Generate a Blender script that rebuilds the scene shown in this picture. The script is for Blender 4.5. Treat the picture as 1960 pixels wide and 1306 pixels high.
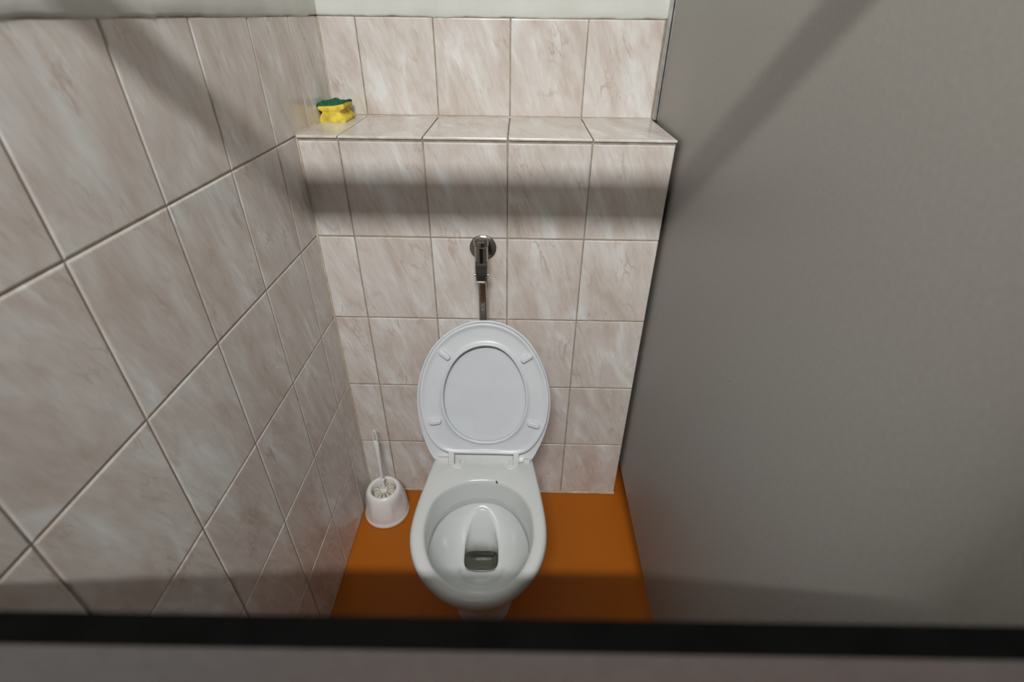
import bpy, bmesh, math, random
from mathutils import Vector, Matrix, noise as mnoise
random.seed(7)
S = bpy.context.scene
for o in list(bpy.data.objects):
    bpy.data.objects.remove(o)
C = S.collection
PI = math.pi

# ------------------------------------------------------------------ camera
cam_d = bpy.data.cameras.new('camera')
cam = bpy.data.objects.new('camera', cam_d); C.objects.link(cam)
cam.location = (0.5238, -1.2352, 1.4719)
cam.rotation_euler = (0.9913, -0.0099, 0.0154)
cam_d.sensor_width = 36.0
cam_d.lens = 955.85 / 1960 * 36.0
cam_d.clip_start = 0.01
cam_d.dof.use_dof = True
cam_d.dof.focus_distance = 1.30
cam_d.dof.aperture_fstop = 2.8
S.camera = cam

# ------------------------------------------------------------------ world, light, exposure
wd = bpy.data.worlds.new('world'); S.world = wd; wd.use_nodes = True
wd.node_tree.nodes['Background'].inputs[0].default_value = (0.80, 0.85, 0.88, 1)
wd.node_tree.nodes['Background'].inputs[1].default_value = 0.05
LAMP_Y, LAMP_Z = -2.00, 2.605
LAMP_POWER = 44.0
S.view_settings.view_transform = 'Standard'
S.view_settings.look = 'None'
S.view_settings.gamma = 1.0
S.view_settings.use_curve_mapping = False
S.view_settings.exposure = 0.0

# ------------------------------------------------------------------ material helpers
MATS = {}
def new_mat(name):
    m = bpy.data.materials.new(name); m.use_nodes = True
    MATS[name] = m
    return m, m.node_tree.nodes, m.node_tree.links, m.node_tree.nodes['Principled BSDF']

def add_bump(nd, lk, b, scale, strength, dist=0.001, detail=4, vec=None):
    n = nd.new('ShaderNodeTexNoise'); n.inputs['Scale'].default_value = scale; n.inputs['Detail'].default_value = detail
    if vec is None:
        tc = nd.new('ShaderNodeTexCoord'); vec = tc.outputs['Object']
    lk.new(vec, n.inputs['Vector'])
    bp = nd.new('ShaderNodeBump'); bp.inputs['Strength'].default_value = strength; bp.inputs['Distance'].default_value = dist
    lk.new(n.outputs['Fac'], bp.inputs['Height']); lk.new(bp.outputs['Normal'], b.inputs['Normal'])

def mottled(name, c1, c2, scale, rough, bump=0.0, bscale=200, metal=0.0, detail=5, lo=.35, hi=.65, spec=.5):
    m, nd, lk, b = new_mat(name)
    tc = nd.new('ShaderNodeTexCoord')
    n = nd.new('ShaderNodeTexNoise'); n.inputs['Scale'].default_value = scale; n.inputs['Detail'].default_value = detail
    lk.new(tc.outputs['Object'], n.inputs['Vector'])
    r = nd.new('ShaderNodeValToRGB')
    r.color_ramp.elements[0].position = lo; r.color_ramp.elements[0].color = (*c1, 1)
    r.color_ramp.elements[1].position = hi; r.color_ramp.elements[1].color = (*c2, 1)
    lk.new(n.outputs['Fac'], r.inputs['Fac']); lk.new(r.outputs['Color'], b.inputs['Base Color'])
    b.inputs['Roughness'].default_value = rough; b.inputs['Metallic'].default_value = metal
    b.inputs['Specular IOR Level'].default_value = spec
    if bump: add_bump(nd, lk, b, bscale, bump, vec=tc.outputs['Object'])
    return m

def marble_tile(name):
    m, nd, lk, b = new_mat(name)
    tc = nd.new('ShaderNodeTexCoord'); oi = nd.new('ShaderNodeObjectInfo')
    comb = nd.new('ShaderNodeCombineXYZ')
    for i, k in enumerate((41.0, 67.0, 93.0)):
        mu = nd.new('ShaderNodeMath'); mu.operation = 'MULTIPLY'; mu.inputs[1].default_value = k
        lk.new(oi.outputs['Random'], mu.inputs[0]); lk.new(mu.outputs[0], comb.inputs[i])
    rot = nd.new('ShaderNodeVectorRotate'); rot.rotation_type = 'Y_AXIS'
    rot.inputs['Angle'].default_value = math.radians(20)
    lk.new(tc.outputs['Object'], rot.inputs['Vector'])
    add = nd.new('ShaderNodeVectorMath'); add.operation = 'ADD'
    lk.new(rot.outputs[0], add.inputs[0]); lk.new(comb.outputs[0], add.inputs[1])
    def nz(scl, dist, det, rough=.55):
        mp = nd.new('ShaderNodeMapping'); mp.inputs['Scale'].default_value = scl
        lk.new(add.outputs[0], mp.inputs['Vector'])
        n = nd.new('ShaderNodeTexNoise'); n.inputs['Scale'].default_value = 1.0
        n.inputs['Detail'].default_value = det; n.inputs['Roughness'].default_value = rough
        n.inputs['Distortion'].default_value = dist
        lk.new(mp.outputs[0], n.inputs['Vector'])
        return n
    def ramp(src, stops):
        r = nd.new('ShaderNodeValToRGB'); e = r.color_ramp.elements
        while len(e) < len(stops): e.new(.5)
        for el, (p, c) in zip(e, stops):
            el.position = p; el.color = (*c, 1) if len(c) == 3 else c
        lk.new(src, r.inputs['Fac']); return r
    cloud = nz((15, 15, 5.5), .7, 6, .56)
    base = ramp(cloud.outputs['Fac'], [(.31, (.590, .510, .465)), (.44, (.660, .600, .562)), (.56, (.710, .672, .645)), (.69, (.800, .808, .808))])
    fine = nz((95, 95, 17), .8, 6, .65)
    fr = ramp(fine.outputs['Fac'], [(.32, (.90, .875, .85)), (.58, (1, 1, 1))])
    mul = nd.new('ShaderNodeMix'); mul.data_type = 'RGBA'; mul.blend_type = 'MULTIPLY'; mul.inputs['Factor'].default_value = 1
    lk.new(base.outputs['Color'], mul.inputs[6]); lk.new(fr.outputs['Color'], mul.inputs[7])
    vein = nz((21, 21, 6), .6, 5, .6)
    vr = ramp(vein.outputs['Fac'], [(.475, (0, 0, 0)), (.498, (1, 1, 1)), (.506, (1, 1, 1)), (.53, (0, 0, 0))])
    gate = nz((13, 13, 13), 0, 1)
    gr = ramp(gate.outputs['Fac'], [(.50, (0, 0, 0)), (.68, (.62, .62, .62))])
    vm = nd.new('ShaderNodeMath'); vm.operation = 'MULTIPLY'
    lk.new(vr.outputs['Color'], vm.inputs[0]); lk.new(gr.outputs['Color'], vm.inputs[1])
    mx = nd.new('ShaderNodeMix'); mx.data_type = 'RGBA'
    mx.inputs[7].default_value = (.47, .36, .29, 1)
    lk.new(vm.outputs[0], mx.inputs['Factor']); lk.new(mul.outputs[2], mx.inputs[6])
    lk.new(mx.outputs[2], b.inputs['Base Color'])
    b.inputs['Roughness'].default_value = .22
    b.inputs['Specular IOR Level'].default_value = .45
    add_bump(nd, lk, b, 9, .05, .002, 2, tc.outputs['Object'])
    return m

marble_tile('marble_tile')
mottled('grout', (.26, .225, .175), (.40, .355, .285), 35, .9, .3, 400)
mottled('sealant', (.46, .38, .28), (.62, .55, .45), 30, .6, .2, 200)
mottled('plaster', (.63, .64, .60), (.70, .71, .675), 9, .8, .55, 55)
mottled('ceiling_paint', (.40, .40, .39), (.43, .43, .42), 4, .9, .2, 120)
mottled('washroom_paint', (.22, .22, .21), (.25, .25, .24), 4, .9, .2, 120)
mottled('orange_floor', (.40, .108, .005), (.44, .122, .007), 240, .5, .08, 300, spec=.25, detail=6)
mottled('grey_laminate', (.305, .292, .275), (.330, .317, .300), 160, .45, .10, 500, detail=3)
mottled('black_edge', (.0012, .0012, .0012), (.002, .002, .002), 50, .8, .05, 200, spec=.03)
mottled('shaded_laminate', (.066, .066, .067), (.078, .078, .079), 160, .5, .08, 500, detail=3)  # door laminate, shade over its outer face put into the base colour
mottled('aluminium', (.50, .50, .49), (.62, .62, .61), 40, .38, 0, metal=.9)
mottled('ceramic', (.60, .62, .62), (.63, .65, .65), 8, .17, 0)
mottled('seat_plastic', (.63, .655, .695), (.66, .685, .722), 20, .33, .03, 300)
mottled('hinge_plastic', (.66, .67, .665), (.70, .71, .70), 20, .30, 0)
mottled('brush_white', (.80, .80, .80), (.84, .84, .84), 20, .35)
mottled('chrome', (.36, .345, .33), (.46, .45, .43), 30, .16, .04, 60, metal=1.0)
mottled('dark_dirt', (.03, .03, .03), (.10, .10, .09), 300, .8)
mottled('scouring_green', (.004, .075, .035), (.015, .16, .085), 120, .9, .9, 500)
mottled('bristle', (.58, .55, .45), (.74, .72, .64), 180, .7, .6, 500)
mottled('housing_white', (.78, .78, .77), (.82, .82, .81), 6, .5)
mottled('shadow_rubber', (.04, .04, .04), (.06, .06, .06), 40, .7)

def foam_mat():
    m, nd, lk, b = new_mat('foam_yellow')
    tc = nd.new('ShaderNodeTexCoord')
    n = nd.new('ShaderNodeTexNoise'); n.inputs['Scale'].default_value = 45; n.inputs['Detail'].default_value = 6
    lk.new(tc.outputs['Object'], n.inputs['Vector'])
    r = nd.new('ShaderNodeValToRGB')
    r.color_ramp.elements[0].position = .30; r.color_ramp.elements[0].color = (.50, .36, .05, 1)
    r.color_ramp.elements[1].position = .58; r.color_ramp.elements[1].color = (.84, .66, .08, 1)
    lk.new(n.outputs['Fac'], r.inputs['Fac']); lk.new(r.outputs['Color'], b.inputs['Base Color'])
    v = nd.new('ShaderNodeTexVoronoi'); v.inputs['Scale'].default_value = 600
    lk.new(tc.outputs['Object'], v.inputs['Vector'])
    bp = nd.new('ShaderNodeBump'); bp.inputs['Strength'].default_value = .6; bp.inputs['Distance'].default_value = .001
    lk.new(v.outputs['Distance'], bp.inputs['Height']); lk.new(bp.outputs['Normal'], b.inputs['Normal'])
    b.inputs['Roughness'].default_value = .9
foam_mat()

def trap_mat():   # limescale-stained ceramic below the mouth of the pan
    m, nd, lk, b = new_mat('stained_ceramic')
    tc = nd.new('ShaderNodeTexCoord')
    sx = nd.new('ShaderNodeSeparateXYZ'); lk.new(tc.outputs['Object'], sx.inputs[0])
    n = nd.new('ShaderNodeTexNoise'); n.inputs['Scale'].default_value = 40
    lk.new(tc.outputs['Object'], n.inputs['Vector'])
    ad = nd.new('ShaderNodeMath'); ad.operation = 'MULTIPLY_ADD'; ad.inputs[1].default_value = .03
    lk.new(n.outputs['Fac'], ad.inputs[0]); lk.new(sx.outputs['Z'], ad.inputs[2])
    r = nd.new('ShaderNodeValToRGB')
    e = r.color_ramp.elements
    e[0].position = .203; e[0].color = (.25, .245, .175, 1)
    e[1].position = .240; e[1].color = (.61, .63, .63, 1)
    lk.new(ad.outputs[0], r.inputs['Fac']); lk.new(r.outputs['Color'], b.inputs['Base Color'])
    b.inputs['Roughness'].default_value = .15
trap_mat()

def water_mat():
    m, nd, lk, b = new_mat('water')
    b.inputs['Base Color'].default_value = (.86, .90, .86, 1)
    b.inputs['Transmission Weight'].default_value = 1.0
    b.inputs['Roughness'].default_value = .0
    b.inputs['IOR'].default_value = 1.33
    add_bump(nd, lk, b, 25, .05, .001, 2)
water_mat()

def holder_mat():
    m, nd, lk, b = new_mat('milky_plastic')
    b.inputs['Base Color'].default_value = (.86, .85, .85, 1)
    b.inputs['Roughness'].default_value = .28
    b.inputs['Subsurface Weight'].default_value = .25
    b.inputs['Subsurface Radius'].default_value = (.01, .008, .007)
    b.inputs['Subsurface Scale'].default_value = .5
    add_bump(nd, lk, b, 60, .03)
holder_mat()

def lamp_mat():
    m, nd, lk, b = new_mat('lamp_diffuser')
    b.inputs['Base Color'].default_value = (.85, .85, .85, 1)
    b.inputs['Emission Color'].default_value = (.96, 1.0, .98, 1)
    b.inputs['Emission Strength'].default_value = 3.0
lamp_mat()

# ------------------------------------------------------------------ object helpers
def obj(name, me, mat=None, parent=None):
    if isinstance(me, bmesh.types.BMesh):
        bm = me; me = bpy.data.meshes.new(name)
        bmesh.ops.recalc_face_normals(bm, faces=bm.faces[:])
        bm.to_mesh(me); bm.free()
    o = bpy.data.objects.new(name, me); C.objects.link(o)
    if mat is not None and not len(me.materials):
        for k in ([mat] if isinstance(mat, str) else mat): me.materials.append(MATS[k])
    if parent is not None: o.parent = parent
    return o
def smooth(o, angle=40):
    me = o.data
    for p in me.polygons: p.use_smooth = True
    try: me.set_sharp_from_angle(angle=math.radians(angle))
    except Exception: pass
    return o
def tag(o, label, cat, kind=None, group=None):
    o['label'] = label; o['category'] = cat
    if kind: o['kind'] = kind
    if group: o['group'] = group
    return o
def empty(name, loc):
    o = bpy.data.objects.new(name, None); C.objects.link(o); o.location = loc; o.empty_display_size = .05
    return o
def add_box(bm, x0, x1, y0, y1, z0, z1, bev=0, seg=2):
    vs = [bm.verts.new(p) for p in ((x0,y0,z0),(x1,y0,z0),(x1,y1,z0),(x0,y1,z0),(x0,y0,z1),(x1,y0,z1),(x1,y1,z1),(x0,y1,z1))]
    fs = [bm.faces.new([vs[i] for i in q]) for q in ((3,2,1,0),(4,5,6,7),(0,1,5,4),(1,2,6,5),(2,3,7,6),(3,0,4,7))]
    if bev:
        es = set(e for f in fs for e in f.edges)
        bmesh.ops.bevel(bm, geom=list(es), offset=bev, segments=seg, affect='EDGES', profile=.5)
def box(name, mat, parent, *d, bev=0, seg=2):
    bm = bmesh.new(); add_box(bm, *d, bev=bev, seg=seg)
    return obj(name, bm, mat, parent)
def add_loops(bm, loops, close=True, cap0=False, cap1=False, mats=None):
    rows = [[bm.verts.new(p) for p in L] for L in loops]
    n = len(rows[0])
    for k in range(len(rows) - 1):
        a, b = rows[k], rows[k+1]
        for i in range(n if close else n - 1):
            j = (i + 1) % n
            f = bm.faces.new((a[i], a[j], b[j], b[i]))
            if mats: f.material_index = mats[k]
    if cap0: bm.faces.new(rows[0][::-1])
    if cap1:
        f = bm.faces.new(rows[-1])
        if mats: f.material_index = mats[-1]
    return rows
def circle(c, r, n, axis='Z', sy=1.0, ph=0):
    out = []
    for i in range(n):
        a = 2*PI*i/n + ph
        u, v = r*math.cos(a), r*sy*math.sin(a)
        if axis == 'Z': out.append((c[0]+u, c[1]+v, c[2]))
        elif axis == 'Y': out.append((c[0]+u, c[1], c[2]+v))
        else: out.append((c[0], c[1]+u, c[2]+v))
    return out
def add_lathe(bm, c, prof, n=32, axis='Z', cap0=True, cap1=True):
    k = {'X':0,'Y':1,'Z':2}[axis]
    L = []
    for r, h in prof:
        p = list(c); p[k] += h
        L.append(circle(p, r, n, axis))
    add_loops(bm, L, cap0=cap0, cap1=cap1)
def add_tube(bm, pts, rad, n=16, cap=True, flat=1.0):
    pts = [Vector(p) for p in pts]
    rads = rad if isinstance(rad, (list, tuple)) else [rad]*len(pts)
    L = []; prev = None
    for i, p in enumerate(pts):
        t = (pts[min(i+1, len(pts)-1)] - pts[max(i-1, 0)]).normalized()
        if prev is None:
            ref = Vector((1, 0, 0)) if abs(t.x) < .9 else Vector((0, 1, 0))
        else: ref = prev
        u = (ref - t*ref.dot(t)).normalized(); v = t.cross(u); prev = u
        L.append([p + u*rads[i]*math.cos(2*PI*k/n) + v*rads[i]*flat*math.sin(2*PI*k/n) for k in range(n)])
    add_loops(bm, L, cap0=cap, cap1=cap)

# ------------------------------------------------------------------ room shell
H = 0.2454          # height of one tile course
W = 0.2             # tile width
XO = 0.0971         # first vertical joint on the boxing
XR = 0.8926         # right end of the boxing
D = 0.281           # depth of the ledge
ZT = 1.4646         # top of the tiling
G = 0.0030          # joint width
CEIL = 2.72
YF = -3.6; XE = 2.9

tag(box('floor', 'orange_floor', None, -.12, XE, YF, D+.12, -.1, 0), 'glossy orange painted floor under the toilet', 'floor', 'structure')
tag(box('ceiling', 'ceiling_paint', None, -.12, XE, YF, D+.12, CEIL, CEIL+.1), 'pale painted ceiling high above the cubicle', 'ceiling', 'structure')
wl = tag(box('wall_left', 'plaster', None, -.12, -.010, YF, D+.12, 0, CEIL), 'left wall covered in pinkish marbled tiles with plaster above', 'wall', 'structure')
wb = tag(box('wall_back', 'plaster', None, -.12, XE, D+.010, D+.12, 0, CEIL), 'back wall with one row of marbled tiles above the ledge', 'wall', 'structure')
tag(box('wall_front', 'washroom_paint', None, -.12, XE, YF-.1, YF, 0, CEIL), 'grey wall of the washroom facing the cubicle', 'wall', 'structure')
tag(box('wall_right', 'washroom_paint', None, XE, XE+.1, YF, D+.12, 0, CEIL), 'grey end wall of the washroom beyond the grey partition', 'wall', 'structure')

TILES = {}
def tile_mesh(w, h):
    key = (round(w, 4), round(h, 4))
    if key in TILES: return TILES[key]
    me = bpy.data.meshes.new('wall_tile'); t = .006; b = .0032
    def ring(i, y):
        return [(-w/2+i, y, -h/2+i), (w/2-i, y, -h/2+i), (w/2-i, y, h/2-i), (-w/2+i, y, h/2-i)]
    L = [ring(0, .004), ring(0, .0018), ring(b*.28, .0007), ring(b, 0)]
    vs = [p for r in L for p in r]; fs = []
    for k in range(3):
        for i in range(4):
            j = (i+1) % 4
            fs.append((k*4+i, k*4+j, k*4+4+j, k*4+4+i))
    fs.append((12, 13, 14, 15))
    me.from_pydata(vs, [], fs); me.materials.append(MATS['marble_tile']); me.update()
    TILES[key] = me
    return me
def place_tile(parent, a0, a1, z0, z1, plane, off, rnd=.0003):
    w, h = a1-a0-G, z1-z0-G
    o = bpy.data.objects.new('wall_tile', tile_mesh(w, h)); C.objects.link(o)
    ca, cz = (a0+a1)/2, (z0+z1)/2
    e = random.uniform(-rnd, rnd)
    if plane == 'front':   o.location = (ca, off+e, cz)
    elif plane == 'left':  o.location = (off-e, ca, cz); o.rotation_euler = (0, 0, PI/2)
    elif plane == 'top':   o.location = (ca, cz, off+e); o.rotation_euler = (-PI/2, 0, 0)
    elif plane == 'right': o.location = (off+e, ca, cz); o.rotation_euler = (0, 0, PI/2)
    o.rotation_euler.x += random.uniform(-.0008, .0008); o.rotation_euler.z += random.uniform(-.0008, .0008)
    o.parent = parent
    return o

# left wall: grout bed and tiles
YB = -1.7084
box('grout_bed', 'grout', wl, -.0101, -.0017, YB, D+.01, 0, ZT)
ys = [D, .0916]
while ys[-1] > YB + .01: ys.append(ys[-1] - W)
zs = [.004, H, 2*H, 3*H, 4*H, 5*H, ZT]
for i in range(len(ys)-1):
    for k in range(6):
        place_tile(wl, ys[i+1], ys[i], zs[k], zs[k+1], 'left', 0)

# back wall above the ledge
cols = [0, XO, XO+W, XO+2*W, XO+3*W, XR]
box('grout_bed', 'grout', wb, -.01, XR+.004, D+.0017, D+.0101, 1.2, ZT)
for i in range(5):
    place_tile(wb, cols[i], cols[i+1], 5*H+.003, ZT, 'front', D)

# plaster skim above the tiles, uneven at its lower edge
def skim(name, parent, length, place, seed):
    n = int(length/.008); bm = bmesh.new(); L = []
    rows = [(0, -.003, 1), (.0015, .0015, 1), (.006, .0032, .9), (.02, .0042, .5), (.06, .0040, 0), (.3, .0036, 0), (CEIL-ZT, .0036, 0)]
    for dz, d, jw in rows:
        line = []
        for i in range(n+1):
            s = length*i/n
            j = (mnoise.noise((s*14, seed, 0))*.0042 + mnoise.noise((s*55, seed, 3))*.0016)*jw
            dd = d + mnoise.noise((s*9, dz*30, seed))*.0011*(1 if dz < CEIL-ZT and jw < 1 else 0)
            line.append(place(s, dd, ZT + dz + j - .001*(1 if jw else 0)))
        L.append(line)
    add_loops(bm, L, close=False)
    o = smooth(obj(name, bm, 'plaster', parent), 60)
    return o
skim('plaster_skim', wl, D-YB, lambda s, d, z: (d, D-s, z), 1.3)
skim('plaster_skim', wb, XR+.02, lambda s, d, z: (s, D-d, z), 5.7)

# boxed-in front with the ledge
wx = tag(box('wall_ledge', 'grout', None, -.0095, XR-.0022, .0017, D+.01, 0, 5*H-.0022), 'low tiled boxing with a ledge behind the toilet', 'wall', 'structure')
for i in range(5):
    for k in range(5):
        place_tile(wx, cols[i], cols[i+1], [.008, H, 2*H, 3*H, 4*H][k], [H, 2*H, 3*H, 4*H, 5*H-.0075][k], 'front', 0)
for i in range(5):
    t = place_tile(wx, cols[i], cols[i+1]+(.002 if i == 4 else 0), -.002, D-.001, 'top', 5*H+.0035, .0001)
    if i == 0: pass
def ledge_edge():      # glazed front edge of each ledge tile
    for i in range(5):
        a, b = cols[i]+G/2, cols[i+1]-G/2+(.002 if i == 4 else 0)
        box('tile_edge', 'marble_tile', wx, a, b, -.0022, .0045, 5*H-.0026, 5*H+.0030, bev=.0012, seg=2)
ledge_edge()
zs2 = [.008, H, 2*H, 3*H, 4*H, 5*H-.0055]
for k in range(5):    # side face of the boxing, towards the partition
    place_tile(wx, .003, .003+W, zs2[k], zs2[k+1], 'right', XR+.0002)
    place_tile(wx, .003+W, D, zs2[k], zs2[k+1], 'right', XR+.0002)
bm = bmesh.new()
add_tube(bm, [(x, .0012, .004+.0012*mnoise.noise((x*30, 0, 0))) for x in [XR*i/60 for i in range(61)]], .0055, 8)
smooth(obj('sealant_bead', bm, 'sealant', wx))
bm = bmesh.new()
add_tube(bm, [(.0003, .0003, z) for z in [.006+(5*H-.01)*i/40 for i in range(41)]], [.0034+.0010*mnoise.noise((0, 2, i*.8)) for i in range(41)], 8)
smooth(obj('sealant_bead', bm, 'sealant', wx))
bm = bmesh.new()
add_tube(bm, [(.0003, D-.0003, z) for z in [5*H+.002+(ZT-5*H-.004)*i/20 for i in range(21)]], .0030, 8)
smooth(obj('sealant_bead', bm, 'sealant', wb))
bm = bmesh.new()
add_tube(bm, [(.0005, y, 5*H+.002) for y in [.0+D*i/20 for i in range(21)]], [.0042+.0010*mnoise.noise((0, 5, i*.9)) for i in range(21)], 8)
add_tube(bm, [(x, D-.0003, 5*H+.002) for x in [XR*i/40 for i in range(41)]], .0030, 8)
smooth(obj('sealant_bead', bm, 'sealant', wb))
# small marks
bm = bmesh.new()
add_tube(bm, [(.0275, -.0003, .778), (.0288, -.0003, .771), (.0287, -.0003, .763), (.0270, -.0003, .757), (.0246, -.0003, .7575)], .0005, 6)
obj('pencil_mark', bm, 'grout', wx)
bm = bmesh.new(); add_lathe(bm, (.735, .13, 5*H+.002), [(.0014, 0), (.0010, .0008)], 8)
obj('dirt_speck', bm, 'dark_dirt', wx)

# ------------------------------------------------------------------ partition on the right
pr = tag(empty('partition_panel', (.9025, 0, 0)), 'tall plain grey laminate partition raised off the floor beside the toilet', 'partition', 'structure')
pr.rotation_euler = (0, 0, -.0075)
box('board', 'grey_laminate', pr, 0, .028, -1.125, D-.012, .131, 1.913, bev=.0012)
bm = bmesh.new()
add_box(bm, -.0105, -.0035, D-.022, D-.0045, 5*H+.004, 1.913, bev=.0006)
add_box(bm, -.0105, .040, D-.0048, D-.0012, 5*H+.004, 1.913)
obj('wall_channel', bm, 'aluminium', pr)
box('channel_lip', 'aluminium', pr, -.0018, -.0002, D-.034, D-.005, 5*H+.004, 1.913)
for y, z, r in ((-.539, .940, .0012), (-.123, 1.3955, .0010)):
    bm = bmesh.new(); add_lathe(bm, (.0, y, z), [(r, .0002), (r*.8, -.0004)], 7, 'X')
    obj('dirt_speck', bm, 'dark_dirt', pr)
for y in (-1.02,):
    bm = bmesh.new(); add_lathe(bm, (.014, y, 0), [(.030, .0005), (.030, .006), (.011, .012), (.011, .1305)], 24)
    smooth(obj('foot', bm, 'aluminium', pr))

# ------------------------------------------------------------------ cubicle front: door, posts, header
TILT = .010
dr = tag(empty('door_1', (.45, -1.098, .1265)), 'low grey cubicle door with a black top edge, nearest the viewer', 'door', 'structure')
dr.rotation_euler = (0, -TILT, 0)
box('door_leaf', 'shaded_laminate', dr, -.372, .372, -.0148, 0, 0, 1.0805)
box('edge_band', 'black_edge', dr, -.3735, .3735, -.0152, .0004, 1.0805, 1.0832, bev=.0006)
box('side_band', 'black_edge', dr, -.3735, -.372, -.0152, .0004, 0, 1.0805)
box('side_band', 'black_edge', dr, .372, .3735, -.0152, .0004, 0, 1.0805)
tag(box('trim_1', 'grey_laminate', None, .001, .070, -1.127, -1.099, .0, 1.913, bev=.001), 'narrow grey post against the tiled wall beside the door', 'post', 'structure')
tag(box('trim_2', 'grey_laminate', None, .822, .907, -1.127, -1.1265+.0275, .0, 1.913, bev=.001), 'narrow grey post joining the door side to the partition', 'post', 'structure')
tag(box('trim_3', 'aluminium', None, .001, 1.2, -1.1300, -1.0970, 1.9135, 1.9465, bev=.002), 'slim aluminium header rail across the cubicle front', 'rail', 'structure')

# ------------------------------------------------------------------ ceiling lamp outside the cubicle
lp = tag(empty('ceiling_lamp', (.47, LAMP_Y, LAMP_Z)), 'long narrow ceiling lamp in front of the cubicle', 'lamp')
TLT = math.radians(46)      # head turned towards the cubicles
for o in (box('housing', 'housing_white', lp, -.32, .32, -.05, .05, .012, .045, bev=.004),
          box('diffuser', 'lamp_diffuser', lp, -.30, .30, -.020, .020, .002, .013, bev=.002)):
    o.rotation_euler.x = TLT
box('bracket', 'housing_white', lp, -.06, .06, -.055, -.025, .01, CEIL-LAMP_Z, bev=.002)
ld = bpy.data.lights.new('lamp_light', 'AREA'); ld.shape = 'RECTANGLE'; ld.size = .6; ld.size_y = .038
ld.energy = LAMP_POWER; ld.color = (1.0, .995, .965)
lo = bpy.data.objects.new('lamp_light', ld); C.objects.link(lo); lo.parent = lp; lo.rotation_euler.x = TLT

# ------------------------------------------------------------------ toilet
def crom(pts, m=8):
    n = len(pts); out = []
    for i in range(n):
        p0, p1, p2, p3 = pts[i-1], pts[i], pts[(i+1) % n], pts[(i+2) % n]
        for k in range(m):
            t = k/m
            out.append(tuple(.5*((2*b)+(-a+c)*t+(2*a-5*b+4*c-d)*t*t+(-a+3*b-3*c+d)*t**3) for a, b, c, d in zip(p0, p1, p2, p3)))
    return out
NA = 120
def polar(pts, c, sm=8, soft=2):
    q = crom(pts, sm)
    ar = sorted((math.atan2(y-c[1], x-c[0]), math.hypot(x-c[0], y-c[1])) for x, y in q)
    ar = [(ar[-1][0]-2*PI, ar[-1][1])] + ar + [(ar[0][0]+2*PI, ar[0][1])]
    out = []; k = 0
    for i in range(NA):
        a = -PI + 2*PI*i/NA
        while ar[k+1][0] < a: k += 1
        (a0, r0), (a1, r1) = ar[k], ar[k+1]
        t = 0 if a1 == a0 else (a-a0)/(a1-a0)
        out.append(r0+(r1-r0)*t)
    for _ in range(soft):
        out = [.25*out[i-1]+.5*out[i]+.25*out[(i+1) % NA] for i in range(NA)]
    return out
ANG = [-PI+2*PI*i/NA for i in range(NA)]
def ring(c, rr, z, d=0.0):
    return [(c[0]+(r+d)*math.cos(a), c[1]+(r+d)*math.sin(a), z) for r, a in zip(rr, ANG)]
def mixl(A, B, t, tz=None):
    tz = t if tz is None else tz
    return [(a[0]+(b[0]-a[0])*t, a[1]+(b[1]-a[1])*t, a[2]+(b[2]-a[2])*tz) for a, b in zip(A, B)]

RIM = [(0.2941,-0.2288),(0.2827,-0.3004),(0.2752,-0.3497),(0.2690,-0.405),(0.268,-0.4524),(0.2735,-0.4928),(0.2860,-0.531),(0.3040,-0.5635),(0.3275,-0.591),(0.3558,-0.6150),(0.3834,-0.6310),(0.4159,-0.6405),(0.450,-0.6433),(0.4855,-0.6390),(0.5187,-0.6240),(0.5500,-0.5985),(0.5760,-0.5683),(0.5950,-0.5334),(0.606,-0.4933),(0.6095,-0.453),(0.6078,-0.4061),(0.599,-0.3373),(0.589,-0.2777),(0.5801,-0.225),(.571,-.190),(.545,-.165),(.44,-.158),(.332,-.165),(.304,-.190)]
OPEN = [(0.4389,-0.3004),(0.4815,-0.3053),(0.5212,-0.3257),(0.5502,-0.3561),(0.5677,-0.397),(0.5742,-0.4444),(0.5724,-0.4852),(0.5621,-0.524),(0.5463,-0.5573),(0.5279,-0.5823),(0.5026,-0.6035),(0.4775,-0.6139),(0.4492,-0.6168),(0.4202,-0.6132),(0.3907,-0.6010),(0.3634,-0.5824),(0.3402,-0.5569),(0.3222,-0.5244),(0.3103,-0.4881),(0.3049,-0.4500),(0.3074,-0.4119),(0.3188,-0.3663),(0.3433,-0.3348),(0.3879,-0.3082)]
tc_ = (.44, -.45)
tl = tag(empty('toilet', (.44, -.40, 0)), 'white ceramic floor-standing toilet with its seat and lid raised', 'toilet')
tl.location = (0, 0, 0)
RR, RO = polar(RIM, tc_), polar(OPEN, tc_)
def sup(cx, cy, hx, hf, hb, z, e=2.4):
    out = []
    for a in ANG:
        c_, s_ = math.cos(a), math.sin(a)
        hy = hf if s_ < 0 else hb
        out.append((cx+hx*math.copysign(abs(c_)**(2/e), c_), cy+hy*math.copysign(abs(s_)**(2/e), s_), z))
    return out
base0 = sup(.44, -.33, .092, .162, .19, 0)
base1 = sup(.44, -.33, .090, .160, .19, .012)
base2 = sup(.44, -.33, .083, .150, .185, .09)
rim_lo = ring(tc_, RR, .352, -.016)
mid = lambda t, z: [(p[0], p[1], z) for p in mixl(base2, rim_lo, t)]
LO = [base0, base1, base2, mid(.12, .16), mid(.38, .23), mid(.70, .29), mid(.92, .33), rim_lo,
      ring(tc_, RR, .362, -.006), ring(tc_, RR, .374, -.001), ring(tc_, RR, .387, 0), ring(tc_, RR, .395, -.002), ring(tc_, RR, .400, -.006), ring(tc_, RR, .402, -.012),
      ring(tc_, RO, .402, .009), ring(tc_, RO, .4005, .004), ring(tc_, RO, .397, .0005), ring(tc_, RO, .390, -.001)]
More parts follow.
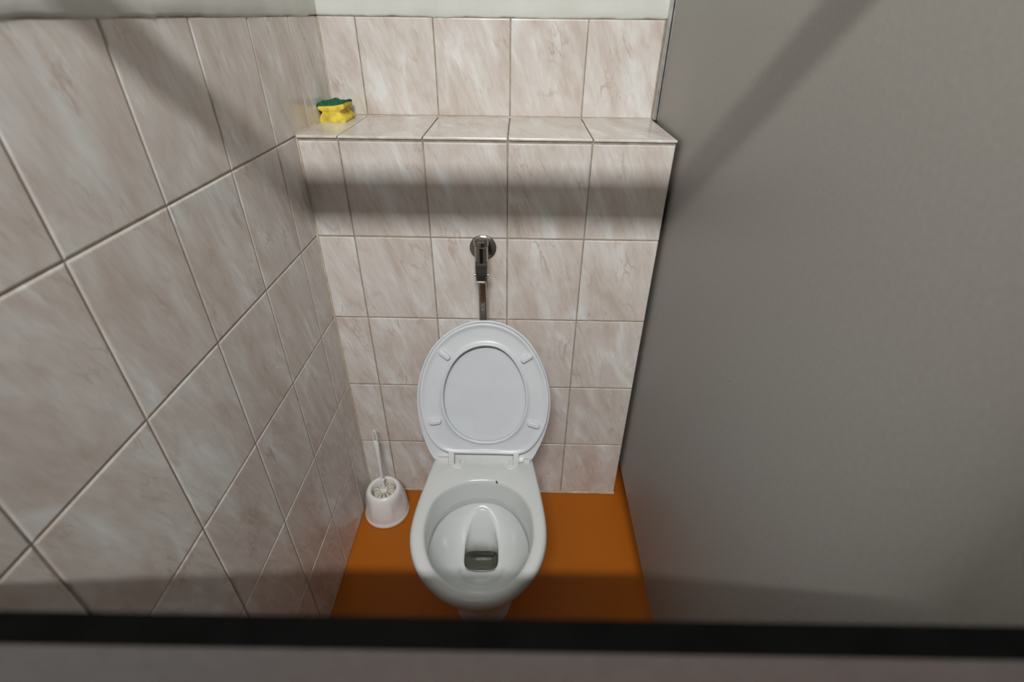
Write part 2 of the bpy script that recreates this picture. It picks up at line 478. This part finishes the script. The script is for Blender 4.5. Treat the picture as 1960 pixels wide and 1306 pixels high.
LIP = polar([(0.4389,-0.3100),(0.4800,-0.3160),(0.5180,-0.3420),(0.5420,-0.3740),(0.5570,-0.410),(0.5650,-0.4500),(0.5630,-0.4900),(0.5540,-0.528),(0.5390,-0.558),(0.5200,-0.5800),(0.4950,-0.5990),(0.4720,-0.6070),(0.4450,-0.6090),(0.4170,-0.6060),(0.3890,-0.5950),(0.3640,-0.5770),(0.3420,-0.5530),(0.3240,-0.5220),(0.3130,-0.4860),(0.3110,-0.4500),(0.3160,-0.410),(0.3280,-0.3760),(0.3530,-0.3430),(0.3950,-0.3170)], tc_)
LO += [mixl(ring(tc_, RO, .390, -.001), ring(tc_, LIP, .320, .001), t) for t in (.35, .7)]
LO += [ring(tc_, LIP, .3200, .001), ring(tc_, LIP, .3175, .0025), ring(tc_, LIP, .3165, .006), ring(tc_, LIP, .312, .0055)]
lip = ring(tc_, LIP, .312, .0055)
mc = (.4385, -.405)
MOUTH = polar([(.4385,-.445),(.460,-.443),(.478,-.437),(.4855,-.425),(.4865,-.405),(.4855,-.385),(.479,-.360),(.466,-.337),(.450,-.322),(.4365,-.317),(.423,-.322),(.408,-.337),(.3975,-.360),(.3920,-.385),(.391,-.405),(.392,-.425),(.399,-.437),(.417,-.443)], mc, soft=1)
def zmouth(y):
    t = max(0, min(1, (y+.432)/.117)); return .208 + .098*t**1.25
mouth = [(x, y, zmouth(y)) for x, y, _ in ring(mc, MOUTH, 0)]
nb = 30
for k in range(1, nb+1):
    t = k/nb
    LO.append(mixl(lip, mouth, t, 1-(1-t)**2.1))
pool = sup(.4385, -.404, .0465, .031, .031, .197, 4.5)
m2 = [(mc[0]+(x-mc[0])*.97, mc[1]+(y-mc[1])*.975, z-.0022) for x, y, z in mouth]
mats = [0]*(len(LO)-1) + [1]*8
LO += [m2]
for t in (.25, .5, .75): LO.append(mixl(m2, pool, t, t*(.6+.4*t)))
LO += [pool, [(mc[0]+(x-mc[0])*.97, mc[1]+(y-mc[1])*.97, .180) for x, y, z in pool],
       [(mc[0]+(x-mc[0])*.93, mc[1]+(y-mc[1])*.93-.002, .120) for x, y, z in pool], [(mc[0]+(x-mc[0])*.75, mc[1]+(y-mc[1])*.75-.004, .085) for x, y, z in pool]]
bm = bmesh.new(); add_loops(bm, LO, cap0=True, cap1=True, mats=mats+[1])
# shallow flushing hollow in front of the mouth
for v in bm.verts:
    x, y, z = v.co
    if .20 < z < .30 and y < -.436 and abs(x-.44) < .075:
        dx, dy = (x-.4405)/.064, (y+.440)/.052
        q = math.hypot(dx, dy)
        if q < 1.0: v.co.z -= .0075*min(1, (1-q)*5)
bowl = smooth(obj('bowl', bm, ['ceramic', 'stained_ceramic'], tl), 50)
bm = bmesh.new(); wv = [(mc[0]+(x-mc[0])*.985, mc[1]+(y-mc[1])*.985, .191) for x, y, z in pool]
add_loops(bm, [[(p[0], p[1], .0865) for p in [(mc[0]+(x-mc[0])*.77, mc[1]+(y-mc[1])*.77-.004, 0) for x, y, z in pool]], wv], cap0=True, cap1=True)
obj('water', bm, 'water', tl)
bm = bmesh.new()
add_tube(bm, [(.44, -.20, .19), (.44, -.14, .185), (.44, -.07, .18), (.44, .0, .18)], [.055, .055, .055, .056], 24)
smooth(obj('outlet', bm, 'ceramic', tl))
bm = bmesh.new()
add_tube(bm, [(.4768, -.3005, .4006), (.4778, -.3035, .4000), (.4795, -.3055, .3992), (.4796, -.3085, .398)], [.0016, .0026, .0018, .0009], 7)
obj('chip_mark', bm, 'dark_dirt', tl)

# raised seat and lid: planar outlines (x, distance up the tilted plane)
TH = math.radians(20)
def frame(off):
    n = Vector((0, -math.cos(TH), math.sin(TH))); up = Vector((0, math.sin(TH), math.cos(TH)))
    o = Vector((0, -.245, .415)) + n*off
    return lambda x, s, h=0.0: tuple(o + Vector((x, 0, 0)) + up*s + n*h)
LID = [(0.442,0.4024),(0.4821,0.3967),(0.5224,0.3788),(0.5559,0.3513),(0.5825,0.3139),(0.6042,0.2682),(0.6179,0.2216),(0.6238,0.1782),(0.6222,0.1339),(0.6133,0.0889),(0.6009,0.0515),(0.5882,0.022),(0.5785,0.002),(0.5675,-0.0095),(0.5404,-0.0130),(0.49,-.0135),(0.4391,-0.0135),(.38,-.0135),(0.3153,-0.0135),(0.2985,-0.008),(0.2819,0.0201),(0.2674,0.0616),(0.2571,0.1066),(0.252,0.1552),(0.2529,0.1991),(0.2609,0.2426),(0.2771,0.2894),(0.2983,0.3261),(0.3284,0.3587),(0.3654,0.3836),(0.402,0.398)]
SEAT = [(0.4415,0.3982),(0.4792,0.3933),(0.519,0.3756),(0.5501,0.3503),(0.5763,0.3152),(0.5974,0.274),(0.6117,0.2281),(0.6178,0.1853),(0.6154,0.1418),(0.6079,0.1055),(0.5955,0.0769),(0.5773,0.0479),(0.5568,0.0300),(0.5300,0.0225),(.485,.0225),(0.4404,0.0225),(.395,.0225),(0.3500,0.0235),(0.3236,0.0310),(0.3013,0.0487),(0.2811,0.081),(0.2689,0.1232),(0.263,0.1669),(0.2637,0.2062),(0.2712,0.249),(0.2862,0.2912),(0.3071,0.3274),(0.3367,0.3596),(0.3713,0.3823),(0.4074,0.3947)]
HOLE = [(0.4434,0.3354),(0.4761,0.3304),(0.5054,0.3102),(0.5278,0.2803),(0.545,0.2423),(0.5533,0.1959),(0.5505,0.1525),(0.5362,0.1122),(0.5122,0.0834),(0.482,0.0666),(0.4459,0.061),(0.4099,0.0651),(0.3759,0.0808),(0.3497,0.1086),(0.3333,0.1444),(0.3285,0.1917),(0.3347,0.2347),(0.3519,0.2772),(0.3779,0.3099),(0.4108,0.3292)]
sc = (.4405, .195)
LR, SR, HR = polar(LID, sc, soft=1), polar(SEAT, sc, soft=1), polar(HOLE, sc)
fs_, fl_ = frame(0), frame(-.02)
def pring(fr, rr, d, h):
    return [fr(sc[0]+(r+d)*math.cos(a), sc[1]+(r+d)*math.sin(a), h) for r, a in zip(rr, ANG)]
def pmix(fr, t, h):
    return [fr(sc[0]+(a_+(b_-a_)*t)*math.cos(a), sc[1]+(a_+(b_-a_)*t)*math.sin(a), h) for a_, b_, a in zip(SR, HR, ANG)]
bm = bmesh.new()
L = [pring(fs_, HR, .004, -.013), pring(fs_, SR, -.003, -.013), pring(fs_, SR, 0, -.010), pring(fs_, SR, 0, -.003), pring(fs_, SR, -.001, -.0008), pring(fs_, SR, -.003, 0),
     pring(fs_, SR, -.006, 0), pring(fs_, SR, -.0085, -.0014), pring(fs_, SR, -.011, -.0036), pmix(fs_, .30, -.0046), pmix(fs_, .5, -.005), pmix(fs_, .72, -.0046),
     pring(fs_, HR, .0095, -.0036), pring(fs_, HR, .0072, -.0008), pring(fs_, HR, .005, .0008), pring(fs_, HR, .0025, .0006), pring(fs_, HR, .0005, -.0015), pring(fs_, HR, 0, -.005), pring(fs_, HR, .001, -.011)]
L.append(L[0])
add_loops(bm, L); bmesh.ops.remove_doubles(bm, verts=bm.verts[:], dist=1e-6)
seat = smooth(obj('seat', bm, 'seat_plastic', tl), 60)
for (x0, s0), (x1, s1) in [((0.3196,0.3212),(0.3476,0.2990)),((0.5692,0.3142),(0.5400,0.2950)),((0.2875,0.1153),(0.3215,0.1208)),((0.5600,0.1192),(0.5940,0.1090))]:
    d = Vector((x1-x0, s1-s0)); ln = d.length; d.normalize(); p = Vector((-d.y, d.x)); c = Vector(((x0+x1)/2, (s0+s1)/2))
    L = []
    for hh, sh in ((-.006, 0), (.003, 0), (.0052, .0008), (.0066, .0026), (.0070, .0045)):
        row = []
        for k in range(28):
            a = 2*PI*k/28
            r = .0078-sh
            u = math.copysign(max(0, ln/2-.0078), math.cos(a)) + r*math.cos(a); v = r*math.sin(a)
            q = c + d*u + p*v
            row.append(fs_(q.x, q.y, hh))
        L.append(row)
    bm = bmesh.new(); add_loops(bm, L, cap1=True)
    smooth(obj('bumper', bm, 'seat_plastic', seat), 50)
bm = bmesh.new()
cen = lambda h: [fl_(sc[0]+.01*math.cos(a), sc[1]+.01*math.sin(a), h) for a in ANG]
add_loops(bm, [cen(-.013), pring(fl_, LR, -.03, -.0125), pring(fl_, LR, -.006, -.010), pring(fl_, LR, -.001, -.005), pring(fl_, LR, 0, -.001), pring(fl_, LR, -.001, .0015), pring(fl_, LR, -.0035, .002), pring(fl_, LR, -.0055, .001), pring(fl_, LR, -.008, -.003), pring(fl_, LR, -.05, -.0035), cen(-.0035)], cap0=True, cap1=True)
lid = smooth(obj('lid', bm, 'seat_plastic', tl), 60)
# seat hinge blocks, hinge bar of the lid, bolt caps
def sbox(name, mat, parent, fr, x0, x1, s0, s1, h0, h1, bev=.0012):
    bm = bmesh.new(); add_box(bm, x0, x1, s0, s1, h0, h1, bev=bev)
    for v in bm.verts: v.co = fr(v.co.x, v.co.y, v.co.z)
    return smooth(obj(name, bm, mat, parent), 35)
sbox('hinge_block', 'hinge_plastic', seat, fs_, .3405, .3558, -.0090, .0285, -.014, .0012)
sbox('hinge_block', 'hinge_plastic', seat, fs_, .5225, .5375, -.0125, .0265, -.014, .0012)
sbox('hinge_bar', 'hinge_plastic', lid, fl_, .357, .5215, -.0085, .012, -.010, .005)
sbox('hinge_arm', 'hinge_plastic', lid, fl_, .305, .3395, -.0115, .006, -.004, .012, .003)
sbox('hinge_arm', 'hinge_plastic', lid, fl_, .5515, .5700, -.0105, .003, -.004, .010, .003)
bm = bmesh.new(); p0 = Vector(fs_(.5370, .0010, -.006)); add_tube(bm, [p0, p0+Vector((.013, 0, 0))], .0032, 14)
smooth(obj('hinge_pin', bm, 'hinge_plastic', seat))
for x in (.3655, .5160):
    bm = bmesh.new()
    add_lathe(bm, (x, -.2395, .4015), [(.0205, 0), (.0205, .0022), (.0190, .0036), (.0165, .0040), (.0155, .0028), (.0100, .0026), (.0090, .0045), (.0075, .0125)], 32)
    smooth(obj('bolt_cap', bm, 'hinge_plastic', tl), 35)

# ------------------------------------------------------------------ flush valve and pipe
fv = tag(empty('flush_valve', (.4335, 0, .957)), 'chrome push-lever flush valve with round wall plate and down pipe', 'flush valve')
VY = -.062
bm = bmesh.new(); add_lathe(bm, (0, .001, 0), [(.0352, 0), (.0352, -.0035), (.0335, -.0052), (.020, -.010), (.017, -.0102)], 48, 'Y')
smooth(obj('wall_plate', bm, 'chrome', fv), 35)
bm = bmesh.new(); add_lathe(bm, (0, 0, 0), [(.0145, -.004), (.0145, VY)], 24, 'Y'); smooth(obj('arm', bm, 'chrome', fv), 40)
bm = bmesh.new(); add_lathe(bm, (0, VY, 0), [(.0120, -.066), (.0172, -.064), (.0172, -.050), (.0168, -.048), (.0168, .030)], 40)
body = smooth(obj('valve_body', bm, 'chrome', fv), 35)
bm = bmesh.new(); add_lathe(bm, (0, VY, 0), [(.0176, .030), (.0184, .0315), (.0184, .0435), (.0170, .0465), (.0120, .0478), (.004, .0482)], 12)
obj('cap', bm, 'chrome', fv)
# lever plate: wedge hinged near the middle of the body and kicking forward at its lower end
prof = [(-.010, .0160, .0150), (-.016, .0185, .0155), (-.040, .0270, .0140), (-.053, .0310, .0115), (-.056, .0305, .0110)]
bm = bmesh.new(); L = []
for z, f, hw in prof:
    L.append([(-hw, VY-f+.012, z), (hw, VY-f+.012, z), (hw, VY-f+.002, z), (hw-.002, VY-f, z), (-hw+.002, VY-f, z), (-hw, VY-f+.002, z)])
add_loops(bm, L, cap0=True, cap1=True); lever = obj('lever', bm, 'chrome', fv)
bm = bmesh.new(); add_box(bm, -.0105, .0105, VY-.0325, VY-.0235, -.0595, -.0545, bev=.0012); obj('lever_lip', bm, 'aluminium', lever)
for sx in (-1, 1):
    bm = bmesh.new(); add_lathe(bm, (sx*.0150, VY-.010, -.045), [(.0035, 0), (.0035, sx*.0035), (.0020, sx*.0045)], 14, 'X'); smooth(obj('pivot_pin', bm, 'chrome', lever), 40)
bm = bmesh.new()
path = [(0, VY+.004, -.060), (0, VY+.010, -.12), (0, VY+.013, -.25), (0, VY+.013, -.40), (0, VY+.008, -.50), (0.001, VY-.012, -.57), (.003, VY-.045, -.605), (.005, VY-.10, -.615)]
add_tube(bm, path, .0112, 20); smooth(obj('flush_pipe', bm, 'chrome', fv))
bm = bmesh.new(); add_lathe(bm, (0, VY+.0108, -.150), [(.0112, 0), (.0124, .001), (.0124, .004), (.0112, .005)], 24, cap0=False, cap1=False)

# ------------------------------------------------------------------ toilet brush and its holder
HC = (.0825, -.0945, 0)
hd = tag(empty('toilet_brush_holder', HC), 'white plastic dome-shaped brush holder on the floor in the corner', 'brush holder')
def hprof(r, z, a):
    k = max(0, min(1, (z-.02)/.03))*max(0, min(1, (.108-z)/.03))
    return r - .0075*k*max(0, math.cos(3*(a+PI/2)+PI))**.5
prof = [(.070, .0005), (.0745, .0015), (.0760, .004), (.0760, .013), (.0745, .0155), (.0735, .018), (.0738, .03), (.0725, .05), (.0695, .07), (.0650, .09), (.0600, .106), (.0555, .116), (.0505, .1215), (.0455, .1225), (.0425, .1205), (.0412, .115), (.0420, .09), (.044, .03), (.03, .012), (.004, .010)]
bm = bmesh.new(); L = []
for i, (r, z) in enumerate(prof):
    L.append([((hprof(r, z, a) if i < 14 else r)*math.cos(a), (hprof(r, z, a) if i < 14 else r)*math.sin(a), z) for a in [2*PI*k/72 for k in range(72)]])
add_loops(bm, L, cap0=True, cap1=True)
smooth(obj('shell', bm, 'milky_plastic', hd), 50)

tb = tag(empty('toilet_brush', (HC[0], HC[1], .112)), 'white plastic toilet brush with looped handle standing in the holder', 'toilet brush')
top = Vector((.0735-HC[0], -.058-HC[1], 0.350-.112)); base = Vector((-.001, .004, -.002))
ax = (top-base); LN = ax.length; ax.normalize()
sideX = (Vector((1, 0, 0)) - ax*ax.x).normalized(); fr_ = ax.cross(sideX)
bm = bmesh.new(); L = []
for s, hw, ht in [(0, .0075, .0075), (.004, .0075, .0075), (.030, .0055, .0055), (.036, .0052, .0050), (.038, .0085, .0085), (.042, .0085, .0085), (.044, .0048, .0046), (.08, .0052, .0044), (.13, .0066, .0042), (.17, .0078, .0042), (.197, .0080, .0040), (.200, .0060, .0030)]:
    p = base + ax*s
    L.append([p + sideX*hw*math.cos(2*PI*k/16) + fr_*ht*math.sin(2*PI*k/16) for k in range(16)])
add_loops(bm, L, cap0=True, cap1=True)
# the hanging eye: a pointed ring
e0, e1 = .192, LN
pts = []
for k in range(28):
    a = 2*PI*k/28
    s = (e0+e1)/2 - (e1-e0)/2*math.cos(a)
    w = .0068*math.sin(a)*(1.05-.45*(s-e0)/(e1-e0))
    pts.append(base + ax*s + sideX*w)
Lr = []
for k in range(28):
    t = (pts[(k+1) % 28]-pts[k-1]).normalized(); v = t.cross(fr_).normalized()
    Lr.append([pts[k] + v*.0024*math.cos(2*PI*j/8) + fr_*.0034*math.sin(2*PI*j/8) for j in range(8)])
Lr.append(Lr[0]); add_loops(bm, Lr); bmesh.ops.remove_doubles(bm, verts=bm.verts[:], dist=1e-6)
smooth(obj('handle', bm, 'brush_white', tb), 50)
bm = bmesh.new(); add_lathe(bm, (-.001, .004, -.085), [(.010, 0), (.012, .004), (.012, .075), (.0135, .078), (.0135, .083), (.0115, .0855)], 24)
hub = smooth(obj('hub', bm, 'brush_white', tb), 45)
tuft_me = None
for k in range(13):
    a = 2*PI*k/13 + .1
    if tuft_me is None:
        bm = bmesh.new(); L = []
        for r, hw, z0, z1 in ((.009, .0016, -.08, -.012), (.020, .0030, -.084, -.0065), (.0285, .0046, -.086, -.006), (.0348, .0056, -.080, -.011)):
            L.append([(r, -hw, z0), (r, hw, z0), (r, hw, z1-.002), (r, hw*.6, z1), (r, -hw*.6, z1), (r, -hw, z1-.002)])
        add_loops(bm, L, cap0=True, cap1=True)
        o = obj('bristle_tuft', bm, 'bristle', tb); tuft_me = o.data
    else: o = obj('bristle_tuft', tuft_me, None, tb)
    o.location = (-.001, .004, 0); o.rotation_euler = (random.uniform(-.05, .05), random.uniform(-.06, .06), a + random.uniform(-.05, .05))

# ------------------------------------------------------------------ sponge on the ledge
ZL = 5*H + .0037
sp = tag(empty('sponge', (.0365, .207, ZL)), 'yellow scouring sponge with a ragged green pad on the ledge corner', 'sponge')
sec = [(-.0350, .0), (.0335, .0), (.0358, .003), (.0355, .008), (.0300, .0145), (.0235, .0200), (.0215, .0235), (.0235, .0265), (.0290, .0290), (.0340, .0315), (.0345, .037), (.0325, .0415),
       (.016, .0405), (.0, .0395), (-.016, .0395), (-.0310, .0400), (-.0345, .0375), (-.0345, .0330), (-.0300, .0290), (-.0260, .0265), (-.0245, .0240), (-.0270, .0200), (-.0325, .0135), (-.0352, .008), (-.0358, .003)]
def warp(x, y, z):
    up = z/.042
    t = (y+.042)/.084
    zz = z + up*up*(.0030*mnoise.noise((x*45, y*30, 2.2)) + .004*(x/.034)*(1-t) + .0022*math.sin(t*5))
    xx = x + up*.002*mnoise.noise((y*40, 3.1, z*30)) - .0015*up
    yy = y + .0015*mnoise.noise((x*60, z*60, 7.7))*(1 if t < .1 or t > .9 else .3)
    return (xx, yy, zz)
bm = bmesh.new(); L = []
for t, ins in ((0, .0022), (.012, .0006), (.03, 0), (.15, 0), (.3, 0), (.45, 0), (.6, 0), (.75, 0), (.88, 0), (.97, 0), (.988, .0006), (1, .0022)):
    y = -.042 + .084*t
    L.append([warp(x*(1-ins/.034), y, z if z == 0 else (.02+(z-.02)*(1-ins/.021))) for x, z in sec])
add_loops(bm, L, cap0=True, cap1=True)
smooth(obj('foam', bm, 'foam_yellow', sp), 60)
bm = bmesh.new(); nx, ny = 22, 26; gtop = []; gbot = []
for j in range(ny+1):
    rt = []; rb = []
    for i in range(nx+1):
        u, v = i/nx, j/ny
        x, y = -.0345+.069*u, -.0425+.085*v
        if i in (0, nx): x += .0016*mnoise.noise((j*.9, i, 1))
        if j in (0, ny): y += .0022*mnoise.noise((i*.9, j, 4))
        zb = .0398 + (.0010 if .06 < u < .94 else .002)
        wx_, wy_, wz_ = warp(x, y, zb)
        crumple = .0042*mnoise.noise((x*75, y*38, 9.0)) + .0052*max(0, 1-abs(u-.36)*5)*v + .004*max(0, u-.85)/.15*v - .002*max(0, 1-abs(u-.62)*6)
        edge = min(u, 1-u, v, 1-v)
        rb.append((wx_, wy_, wz_-.0012)); rt.append((wx_, wy_, wz_ + .0030 + max(-.002, crumple)*(1 if edge > 0 else .9)))
    gtop.append(rt); gbot.append(rb)
def grid(g, flip):
    vs = [[bm.verts.new(p) for p in r] for r in g]
    for j in range(ny):
        for i in range(nx):
            q = (vs[j][i], vs[j][i+1], vs[j+1][i+1], vs[j+1][i])
            bm.faces.new(q[::-1] if flip else q)
    return vs
a_, b_ = grid(gtop, False), grid(gbot, True)
def rim_idx():
    return [(0, i) for i in range(nx)] + [(j, nx) for j in range(ny)] + [(ny, nx-i) for i in range(nx)] + [(ny-j, 0) for j in range(ny)]
idx = rim_idx()
for k in range(len(idx)):
    (j0, i0), (j1, i1) = idx[k], idx[(k+1) % len(idx)]
    bm.faces.new((b_[j0][i0], b_[j1][i1], a_[j1][i1], a_[j0][i0]))
smooth(obj('scouring_pad', bm, 'scouring_green', sp), 70)
